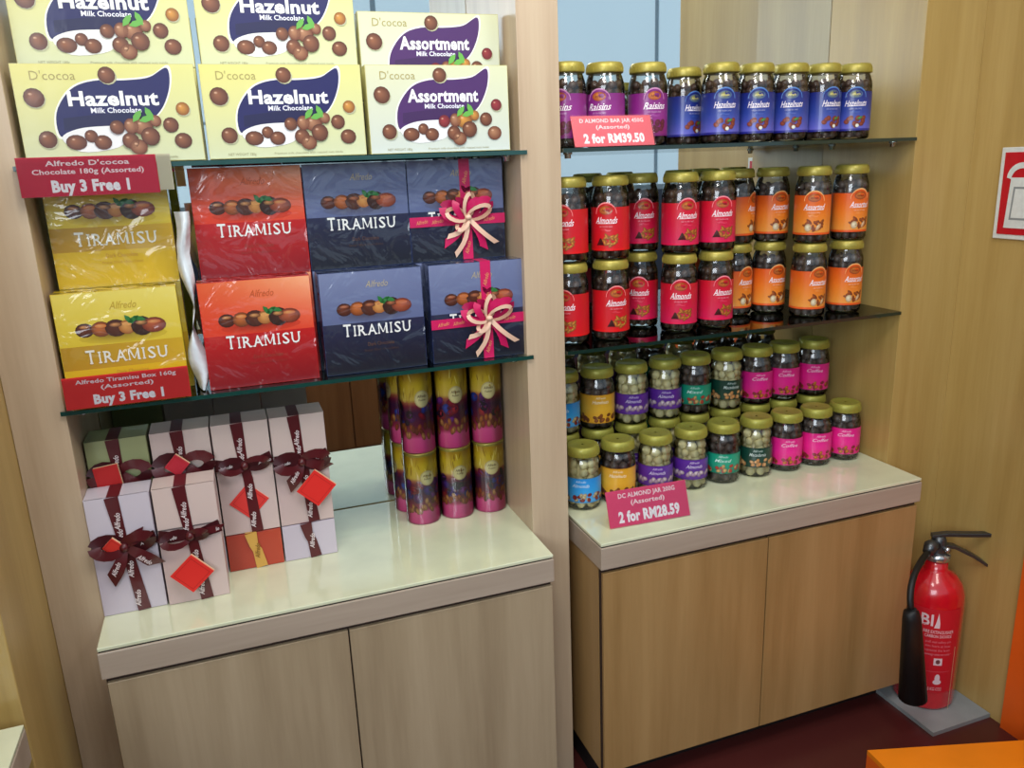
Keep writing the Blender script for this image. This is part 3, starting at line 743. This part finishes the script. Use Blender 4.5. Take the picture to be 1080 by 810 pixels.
def jar(kind):
    """tall jar (.186 high) or small jar (.158 high), label facing -y"""
    T = JK[kind]; tall = T['tall']; root = empty('confectionery_jar')
    if tall: R, h, lidr, lidh = .0440, .178, .0405, .022
    else: R, h, lidr, lidh = .0452, .163, .0418, .025
    hb = h-lidh
    g = MB()
    if tall: prof = [(R*.80, 0), (R*.95, .002), (R, .008), (R, hb-.030), (R*.97, hb-.020), (R*.88, hb-.008), (R*.83, hb-.002), (R*.83, hb+.004)]
    else: prof = [(R*.78, 0), (R*.94, .003), (R, .010), (R, hb-.034), (R*.965, hb-.022), (R*.88, hb-.010), (R*.82, hb-.003), (R*.82, hb+.004)]
    g.lathe(prof, M['jar_glass'], 32, cap=(True, False)); g.build('glass_body', root)
    l = MB()
    l.lathe([(lidr, hb), (lidr+.0008, hb+.002), (lidr+.0008, hb+lidh*.55), (lidr, hb+lidh*.66), (lidr-.001, hb+lidh-.004), (lidr-.004, hb+lidh-.0005), (lidr-.007, hb+lidh), (lidr-.011, hb+lidh-.0018), (.003, hb+lidh-.0018)], M['lid' if tall else 'lid_olive'], 36, cap=(True, False))
    for i in range(36):
        a = 2*PI*i/36; l.box(-.0004, .0004, -.0003, .0003, hb+.003, hb+lidh*.5, M['lid'])
        for k in range(len(l.v)-8, len(l.v)):
            x, y, z = l.v[k]; rr = lidr+.001+y; l.v[k] = (rr*math.cos(a)-x*math.sin(a), rr*math.sin(a)+x*math.cos(a), z)
    l.build('lid', root)
    balls(R-.003, .004, hb-.014, .0098 if tall else .0118, M[T['nuts']], hash(kind) % 97 if False else len(kind)*7, 1.1).build('chocolates', root, kind='stuff')
    m = M['label']; b = MB()
    def cyl(u, v, k): a = -PI/2+u/R; rr = R+.0006+k*.00022; return (rr*math.cos(a), rr*math.sin(a), v)
    b.map = cyl; A = T['half']*R
    mixc = lambda p, q, t: tuple(p[i]*(1-t)+q[i]*t for i in range(3))
    v0, v1 = (.020, .112) if tall else (.030, .085)
    if kind == 'cyan': v0, v1 = .022, .086
    if kind in ('magenta', 'amber'): v0, v1 = .020, .096
    c0, c1, c2 = T['bot'], T['mid'], T['top']
    b.grid(-A, A, v0, v1, 0, m, lambda a, q: mixc(c0, c1, q*2) if q < .5 else mixc(c1, c2, q*2-1), 24, 6)
    sc = (.98, .93, .95)
    if tall:
        # arched crest over the centre
        arc = [(.025*math.cos(t), v1-.014+.025*math.sin(t)) for t in [PI*i/14 for i in range(15)]]
        b.poly(arc, 1, m, T['arch']); b.poly([(x*.9, v1-.014+(y-v1+.014)*.88) for x, y in arc], 1.4, m, c2)
        b.ell(0, v1-.006, .0155, .0095, 2, m, (.86, .52, .20) if kind != 'hazel' else (.62, .60, .25), (.60, .25, .10) if kind != 'hazel' else (.20, .32, .50), 16)
        b.text('Alfredo', 0, v1-.006, .005, 3, m, (.45, .10, .08) if kind != 'hazel' else (.9, .85, .5), .015, .15, .019)
        b.text(T['word'], .001, v1-.027, .014, 3, m, sc, .010, .4, .052)
        b.grid(-.020, .020, v1-.0345, v1-.0335, 2, m, lambda a, q: sc, 4, 1)
        b.text('milk chocolate coated', 0, v1-.040, .004, 3, m, mixc(c1, sc, .6), .0, 0, .030)
        b.ell(0, v1-.047, .013, .004, 1.5, m, mixc(c1, (.3, .5, .8), .3) if kind == 'hazel' else mixc(c1, sc, .18), c1, 14)
        rnd = random.Random(5)
        for i in range(16 if kind != 'hazel' else 12):
            u = rnd.uniform(-.004, .024) if kind in ('almond', 'crimson') else rnd.uniform(-.020, .022); v = v0+.012+rnd.uniform(0, .020)
            cc = T['pic']; b.ell(u, v, .0065 if kind in ('hazel', 'raisin') else .0075, .0055 if kind in ('hazel', 'raisin') else .003, 2+i*.15, m, cc, mixc(cc, (.25, .07, .03), .6), 12, rnd.uniform(0, 3))
        if kind == 'hazel':
            b.ell(.012, v0+.030, .007, .003, 5, m, (.35, .60, .25), (.22, .42, .2), 8, .4); b.ell(.006, v0+.012, .0042, .0042, 6, m, (.93, .93, .88), (.85, .85, .8), 12)
        if kind in ('almond', 'crimson'): b.poly([(-.022, v0+.012), (-.004, v0+.012), (-.010, v0+.026), (-.013, v0+.028)], 5, m, (.26, .06, .06))
        if kind == 'orange':
            b.ell(-.012, v0+.017, .008, .009, 5, m, (.94, .90, .78), (.75, .62, .45), 14); b.ell(.012, v0+.018, .0045, .010, 5, m, (.92, .84, .70), (.75, .50, .30), 12, -.6)
        b.grid(-A, A, v0, v0+.005, 1, m, lambda a, q: T['edge'], 24, 1)
    else:
        b.text('Alfredo', 0, v1-.008, .006, 2, m, mixc(c2, (1, 1, 1), .7), .008, .3, .026)
        b.text(T['word'], 0, v1-.019, .009, 2, m, mixc(c2, (1, 1, 1), .75), .008, .35, .044)
        rnd = random.Random(9)
        n = {'violet': 6, 'cyan': 14}.get(kind, 12)
        for s in ((-.052, 0, .052) if A > .06 else (0,)):
            for i in range(n):
                cc = T['pic'] if i % 2 else T['pic2']
                if kind == 'violet': u = s-.016+.007*i; v = v0+.014+.004*(i % 2); e = (.0055, .0075)
                else: u = s+rnd.uniform(-.020, .022); v = v0+.007+rnd.uniform(0, .014); e = (.006, .0045)
                b.ell(u, v, e[0], e[1], 1+i*.15, m, cc, mixc(cc, (.2, .08, .05), .45), 12, rnd.uniform(0, 3))
        b.grid(-A, A, v0, v0+.003, 1, m, lambda a, q: T['edge'], 24, 1)
        b.grid(-A, A, v1-.002, v1, 1, m, lambda a, q: T['edge'], 24, 1)
    b.map = ident
    b.build('label', root)
    return root
JK = {
 'raisin': dict(tall=True, half=2.3, top=(.50, .12, .46), mid=(.56, .16, .52), bot=(.52, .08, .40), arch=(.80, .55, .72), word='Raisins', nuts='nut_choc', pic=(.45, .10, .25), edge=(.45, .05, .40)),
 'hazel': dict(tall=True, half=2.3, top=(.10, .14, .46), mid=(.18, .26, .60), bot=(.42, .40, .78), arch=(.35, .52, .78), word='Hazelnuts', nuts='nut_choc', pic=(.62, .26, .16), edge=(.14, .14, .52)),
 'almond': dict(tall=True, half=2.3, top=(.78, .07, .10), mid=(.80, .08, .14), bot=(.84, .07, .10), arch=(.95, .55, .55), word='Almonds', nuts='nut_choc', pic=(.88, .58, .22), edge=(.88, .06, .08)),
 'crimson': dict(tall=True, half=2.3, top=(.80, .07, .16), mid=(.82, .08, .24), bot=(.84, .12, .34), arch=(.95, .55, .60), word='Almonds', nuts='nut_choc', pic=(.85, .52, .20), edge=(.88, .07, .30)),
 'orange': dict(tall=True, half=2.3, top=(.88, .34, .08), mid=(.93, .50, .14), bot=(.94, .62, .26), arch=(.97, .72, .45), word='Assorted', nuts='nut_dark', pic=(.70, .36, .16), edge=(.90, .34, .10)),
 'cyan': dict(tall=False, half=2.6, top=(.15, .55, .85), mid=(.18, .62, .90), bot=(.35, .65, .88), word='Almonds', nuts='nut_cream', pic=(.55, .15, .15), pic2=(.85, .80, .62), edge=(.20, .55, .80)),
 'amber': dict(tall=False, half=2.2, top=(.86, .62, .16), mid=(.90, .68, .20), bot=(.88, .62, .14), word='Hazelnuts', nuts='nut_dark', pic=(.50, .25, .10), pic2=(.62, .33, .12), edge=(.80, .55, .12)),
 'violet': dict(tall=False, half=2.6, top=(.36, .16, .60), mid=(.33, .13, .55), bot=(.36, .18, .55), word='Almonds', nuts='nut_cream', pic=(.88, .82, .86), pic2=(.72, .62, .76), edge=(.30, .12, .50)),
 'green': dict(tall=False, half=2.5, top=(.06, .58, .46), mid=(.08, .60, .48), bot=(.10, .45, .36), word='Mixed', nuts='nut_dark', pic=(.75, .25, .20), pic2=(.85, .72, .45), edge=(.05, .45, .36)),
 'bottle': dict(tall=False, half=2.6, top=(.05, .24, .20), mid=(.05, .22, .18), bot=(.10, .26, .20), word='Macadamia', nuts='nut_cream', pic=(.93, .72, .48), pic2=(.88, .62, .36), edge=(.04, .18, .15)),
 'magenta': dict(tall=False, half=2.4, top=(.88, .10, .52), mid=(.92, .12, .56), bot=(.86, .14, .46), word='Coffee', nuts='nut_dark', pic=(.62, .12, .20), pic2=(.85, .48, .15), edge=(.85, .15, .50)),
}
CN = dict(raisin='purple label', hazel='dark blue label', almond='bright red label', crimson='crimson label', orange='orange label', cyan='sky blue label', amber='amber label', violet='violet label', green='green label', bottle='dark bottle-green label', magenta='magenta label')
protos = {}
def put(kind, x, y, z, lb, group, rz=0, sz=1.0):
    if kind not in protos:
        o = jar(kind); o.location = (x, y, z); o.rotation_euler = (0, 0, rz); o.scale = (1, 1, sz); tag(o, lb, 'jar', group); protos[kind] = o; return o
    c = copy_tree(protos[kind], (x, y, z), lb, rz=rz, sz=sz); c['group'] = group; return c
ordn = ['first', 'second', 'third', 'fourth', 'fifth', 'sixth', 'seventh', 'eighth', 'ninth']
face = math.atan2(1.0, 1.7)   # labels turned a little toward the shopper
TS = 1.0; TZ = S2+.0005
g = 'gold-lidded jars on the top right shelf'
for kind, x, y, rz, lb in (
    ('raisin', 1.060, .20, -.75, 'gold-lidded purple label jar half hidden by the middle post'),
    ('raisin', 1.154, .20, -.75, 'gold-lidded purple label jar behind the left half of the coral tag'),
    ('raisin', 1.262, .20, -.15, 'gold-lidded purple label jar next to the first blue label jars'),
    ('hazel', 1.408, .285, .1, 'dark blue label jar set back behind the others beside the purple jars'),
    ('hazel', 1.452, .195, -.35, 'dark blue label jar, frontmost left of the blue label row'),
    ('hazel', 1.553, .20, -.45, 'dark blue label jar, third of six from the purple jars'),
    ('hazel', 1.652, .20, -.55, 'dark blue label jar, fourth of six from the purple jars'),
    ('hazel', 1.748, .20, -.10, 'dark blue label jar, fifth of six, label turned to the right'),
    ('hazel', 1.842, .20, -.55, 'dark blue label jar, last at right end of top shelf')):
    put(kind, x, y, TZ, lb, g, rz, TS)
# stacked jars on the lower right shelf: (kind, x, y, rz lower, rz upper, words)
SJ = 1.06
for kind, x, y, r0, r1, wd in (
    ('almond', 1.060, .20, -.75, -.75, 'half behind the middle post'),
    ('almond', 1.166, .20, -.15, -.70, 'second column from the middle post'),
    ('crimson', 1.300, .30, -.6, -.3, 'set back in shadow between two red columns'),
    ('crimson', 1.352, .20, -.45, -.15, 'third front column from the middle post'),
    ('crimson', 1.455, .20, -.10, -.30, 'right end of the red labels'),
    ('orange', 1.590, .31, .2, .6, 'set back in shadow beside the red labels'),
    ('orange', 1.690, .30, -.05, -.1, 'set back behind the front orange ones'),
    ('orange', 1.738, .20, -.05, -.6, 'front row, left of the end column'),
    ('orange', 1.856, .20, -.15, -.15, 'front row, right end of the shelf')):
    put(kind, x, y, S1, '%s jar, lower of its stack, %s' % (CN[kind], wd), 'stacked jars on the lower right shelf', r0, SJ)
    put(kind, x, y, S1+.178*SJ+.0008, '%s jar, upper of its stack, %s' % (CN[kind], wd), 'stacked jars on the lower right shelf', r1, SJ)
# small jars on the counter
seq = ['cyan', 'amber', 'violet', 'violet', 'green', 'bottle', 'magenta', 'magenta', 'magenta']
side = ['by the post', 'by the sky blue one', 'left of the pair', 'right of the pair', 'beside the violet pair', 'beside the magenta trio', 'left of the trio', 'centre of the trio', 'right of the trio']
fx = [1.096, 1.194, 1.303, 1.408, 1.508, 1.612, 1.711, 1.810, 1.910]
bx = [1.092, 1.192, 1.292, 1.394, 1.487, 1.589, 1.688, 1.781, 1.884]
for i, k in enumerate(seq):
    rz = -.55+.08*((i*5) % 4)
    put(k, fx[i], .222+.004*((i*3) % 3), .0006, 'small %s jar, front counter row, %s' % (CN[k], side[i]), 'small jars in the front counter row', rz)
for i, k in enumerate(seq):
    rz = -.62+.09*((i*7) % 4)
    put(k, bx[i], .334, .0006, 'small %s jar, bottom of rear stack, %s' % (CN[k], side[i]), 'small jars in the rear counter stacks', rz)
    put(k, bx[i], .334, .1640, 'small %s jar, top of rear stack, %s' % (CN[k], side[i]), 'small jars in the rear counter stacks', rz+.1)

# ------------------------------------------------------------------ fire extinguisher in the corner
plinth = MB(); pz = FZ+.012
pp = [(1.962, .118), (1.962, -.135), (2.168, -.135), (2.168, .118)]
plinth.add([(x, y, FZ) for x, y in pp]+[(x, y, pz) for x, y in pp], [(3, 2, 1, 0), (4, 5, 6, 7), (0, 1, 5, 4), (1, 2, 6, 5), (2, 3, 7, 6), (3, 0, 4, 7)], M['grey'])
plinth.build('floor_plinth', label='flat grey plinth on the floor under the fire extinguisher', cat='plinth')
ex, ey = 2.068, .005
r = empty('fire_extinguisher', (ex, ey, pz), label='red fire extinguisher with black horn standing in the corner', cat='fire extinguisher')
R = .080; hh = .342
b = MB(); b.lathe([(R*.86, 0), (R*.97, .004), (R, .012), (R, hh-.03), (R*.97, hh), (R*.86, hh+.026), (R*.66, hh+.047), (R*.42, hh+.060), (.030, hh+.066), (.028, hh+.095)], M['red_paint'], 40); b.build('cylinder', r)
b = MB(); b.lathe([(.031, hh+.090), (.033, hh+.093), (.033, hh+.108), (.024, hh+.112)], M['chrome'], 24); b.build('neck_ring', r)
b = MB(); b.lathe([(.022, hh+.108), (.024, hh+.118), (.019, hh+.15), (.014, hh+.16)], M['steel'], 16); b.tube([(-.012, 0, hh+.135), (-.040, -.010, hh+.140), (-.056, -.018, hh+.128)], [.017, .018, .014], M['steel'], 12)
b.tube([(0, -.02, hh+.13), (0, -.036, hh+.13)], .007, M['chrome'], 10); b.build('valve', r)
def handle(pts, w, t, nm):
    b = MB(); v = []; f = []
    for i, (x, z) in enumerate(pts):
        for (yy, zz) in ((-w/2, -t), (w/2, -t), (w/2, t), (-w/2, t)): v.append((x, yy*(1-.25*i/len(pts)), z+zz))
    for i in range(len(pts)-1):
        for k in range(4): j = (k+1) % 4; f.append((i*4+k, i*4+j, i*4+4+j, i*4+4+k))
    f.append((3, 2, 1, 0)); e = (len(pts)-1)*4; f.append((e, e+1, e+2, e+3))
    b.add(v, f, M['steel']); o = b.build(nm, r, bevel=.001); o.rotation_euler.z = -.55; return o
handle([(-.020, hh+.158), (.02, hh+.166), (.08, hh+.168), (.135, hh+.172), (.150, hh+.166)], .022, .005, 'lever')
handle([(.0, hh+.135), (.04, hh+.130), (.09, hh+.105), (.140, hh+.072), (.155, hh+.058)], .024, .0045, 'carry_handle')
hx, hy = -.190, -.108
b = MB(); pts = []
P0, P1, P2, P3 = Vector((-.050, -.016, hh+.130)), Vector((-.105, -.04, hh+.125)), Vector((hx-.022, hy+.01, hh+.12)), Vector((hx-.004, hy, hh+.030))
for i in range(15):
    t = i/14; pts.append(tuple(P0*(1-t)**3+P1*3*t*(1-t)**2+P2*3*t*t*(1-t)+P3*t**3))
b.tube(pts, .0085, M['black_rub'], 12); b.build('hose', r)
b = MB(); b.tube([(hx-.004, hy, hh+.040), (hx-.004, hy, hh+.030), (hx, hy, hh+.010), (hx+.030, hy-.002, hh-.235)], [.012, .019, .023, .036], M['black_rub'], 20); b.build('horn', r)
b = MB(); m = M['card']; Rl = R
def ecyl(u, v, k): a = -PI/2-.72+u/Rl; rr = Rl+.0006+k*.00025; return (rr*math.cos(a), rr*math.sin(a), v)
b.map = ecyl
wht = (.90, .80, .82); red = (.78, .05, .13)
b.grid(-.075, .075, .06, .318, 0, m, lambda a, q: red, 16, 2)
b.text('BI', -.018, .285, .034, 1, m, wht, .02, 0, .030)
b.poly([(.000, .262), (.014, .262), (.014, .278), (.009, .308), (.004, .278)], 1.2, m, wht)
b.text('FIRE EXTINGUISHER', .014, .250, .010, 1, m, wht, 0, 0, .078); b.text('CARBON DIOXIDE', .014, .237, .009, 1, m, wht, 0, 0, .070)
for i, s in enumerate(('pull out safety pin', 'aim horn at base', 'squeeze the lever', 'sweep side to side')): b.text(s, .016, .220-.013*i, .007, 1, m, (.85, .50, .55), 0, 0, .066)
for (v, i) in ((.155, 0), (.10, 1)):
    b.grid(-.030, .055, v+.026, v+.0268, 1, m, lambda a, q: (.86, .45, .5), 8, 1)
    if i == 0: b.grid(.008, .030, v-.008, v+.014, 1, m, lambda a, q: wht, 4, 1); b.ell(.019, v+.003, .006, .007, 2, m, (.3, .2, .2), (.55, .3, .3))
    else: b.ell(.022, v+.006, .007, .013, 1, m, wht); b.ell(.022, v-.006, .011, .008, 1, m, wht)
b.text('5 KG CO2', .018, .072, .010, 1, m, wht, 0, 0, .036)
b.grid(.066, .0675, .0, .20, 1, m, lambda a, q: (.85, .80, .62), 1, 4)
b.build('instruction_label', r)

# sign on the right wall (partly out of frame)
sg = empty('wall_sign', (2.1695, .030, .614), label='white-framed red sign with white pictogram on the right wall', cat='sign')
def on_wall(b): b.map = lambda u, v, k: (-k*.001, -u, v)
sw_, sh_ = .185, .222
b = MB(); b.box(-.006, 0, -sw_, 0, 0, sh_, M['white_pl']); b.build('frame', sg, bevel=.002)
b = MB(); b.box(-.0075, -.006, -sw_+.012, -.012, .012, sh_-.012, M['red_pl']); b.build('red_panel', sg)
b = MB(); on_wall(b); W_ = M['white_pl']
arcp = [(.064+.040*math.cos(t), .150+.036*math.sin(t), 8.6) for t in [PI*(1-i/12) for i in range(13)]]+[(.064+.028*math.cos(t), .146+.026*math.sin(t), 8.6) for t in [PI*i/12 for i in range(13)]]
b.add(arcp, [(i, i+1, 24-i, 25-i) for i in range(12)], W_)
b.add([(.030, .028, 8.6), (.110, .028, 8.6), (.110, .150, 8.6), (.036, .150, 8.6)], [(0, 1, 2, 3)], W_)
b.add([(.042, .048, 8.9), (.100, .048, 8.9), (.100, .128, 8.9), (.046, .128, 8.9)], [(0, 1, 2, 3)], M['grey'])
b.add([(.047, .053, 9.2), (.095, .053, 9.2), (.095, .123, 9.2), (.051, .123, 9.2)], [(0, 1, 2, 3)], W_)
b.build('pictogram', sg)

# orange fittings at the lower right
simple_box('trim_4', 2.158, 2.1695, -.65, -.175, FZ, .35, M['orange2'], kind='structure')
b = MB(); a = [(1.668, -.20), (2.10, -.335), (2.10, -.80), (1.62, -.80)]; zt = -.60
b.add([(x, y, FZ) for x, y in a]+[(x, y, zt-.012) for x, y in a]+[(x, y, zt-.012) for x, y in a]+[(x, y, zt) for x, y in a],
      [(0, 1, 2, 3), (0, 4, 5, 1), (1, 5, 6, 2), (2, 6, 7, 3), (3, 7, 4, 0)], M['orange2'])
b.add([(x, y, zt-.012) for x, y in a]+[(x, y, zt) for x, y in a], [(0, 4, 5, 1), (1, 5, 6, 2), (2, 6, 7, 3), (3, 7, 4, 0), (4, 7, 6, 5)], M['orange'])
b.build('low_platform', label='low bright orange platform at the bottom right corner', cat='platform')

# island counter behind the shopper (seen in the mirrors)
r = empty('island_counter', (.9, -2.2, FZ), label='brown wooden island counter reflected in the left mirror', cat='counter')
simple_box('carcass', -1.4, .9, -.3, .28, 0, .80, M['brown'], r)
for i in range(5): simple_box('door', -1.395+.46*i, -1.395+.46*i+.452, .281, .296, .05, .78, M['brown'], r, bevel=.001)
simple_box('worktop', -1.41, .91, -.31, .30, .801, .83, M['ctop'], r)

# ------------------------------------------------------------------ light
def area(name, loc, target, size, power, col=(1, 1, 1), sy=None):
    l = bpy.data.lights.new(name, 'AREA'); l.energy = power; l.color = col; l.size = size
    if sy: l.shape = 'RECTANGLE'; l.size_y = sy
    o = bpy.data.objects.new(name, l); C.objects.link(o); o.location = loc
    o.rotation_euler = (Vector(target)-Vector(loc)).to_track_quat('-Z', 'Y').to_euler(); return o
area('shop_window_light', (-1.2, -3.0, 1.5), (.6, .1, .3), 1.8, 55, (.86, .93, 1.0), 1.2)
area('ceiling_light', (.5, -1.0, 1.9), (.5, .1, .2), .5, 11, (1, .98, .94), .5)
area('ceiling_light', (1.5, -1.1, 1.9), (1.5, .1, .2), .4, 7, (1, .95, .85), .4)
for x, p in ((.30, 1.3), (.72, 1.3), (1.45, .9)):
    l = bpy.data.lights.new('downlight', 'SPOT'); l.energy = p*8; l.spot_size = 1.6; l.spot_blend = .7; l.shadow_soft_size = .035; l.color = (1, .97, .9)
    o = bpy.data.objects.new('downlight', l); C.objects.link(o); o.location = (x, -.45, 1.85); o.rotation_euler = (Vector((x, .2, .3))-Vector(o.location)).to_track_quat('-Z', 'Y').to_euler()
wd = bpy.data.worlds.new('World'); SC.world = wd; wd.use_nodes = True
bg = wd.node_tree.nodes['Background']; bg.inputs['Color'].default_value = (.80, .90, 1.0, 1); bg.inputs['Strength'].default_value = .75

# ------------------------------------------------------------------ camera (solved from the photograph)
yaw, pitch, roll, f = .3374, -.264, -.0392, 844.53
cy_, sy_, cp, sp = math.cos(yaw), math.sin(yaw), math.cos(pitch), math.sin(pitch)
F = Vector((sy_*cp, cy_*cp, sp)); Rr = Vector((cy_, -sy_, 0)); U = Rr.cross(F)
cr, sr = math.cos(roll), math.sin(roll)
R2 = Rr*cr+U*sr; U2 = -Rr*sr+U*cr
cam = bpy.data.cameras.new('camera'); cam.sensor_fit = 'HORIZONTAL'; cam.sensor_width = 36; cam.lens = f/1080*36; cam.clip_start = .02
co = bpy.data.objects.new('camera', cam); C.objects.link(co)
mt = Matrix(((R2.x, U2.x, -F.x), (R2.y, U2.y, -F.y), (R2.z, U2.z, -F.z))).to_4x4(); mt.translation = (.3109, -1.5038, .8347)
co.matrix_world = mt; SC.camera = co
SC.view_settings.view_transform = 'Standard'; SC.view_settings.look = 'None'; SC.view_settings.exposure = 0; SC.view_settings.gamma = 1
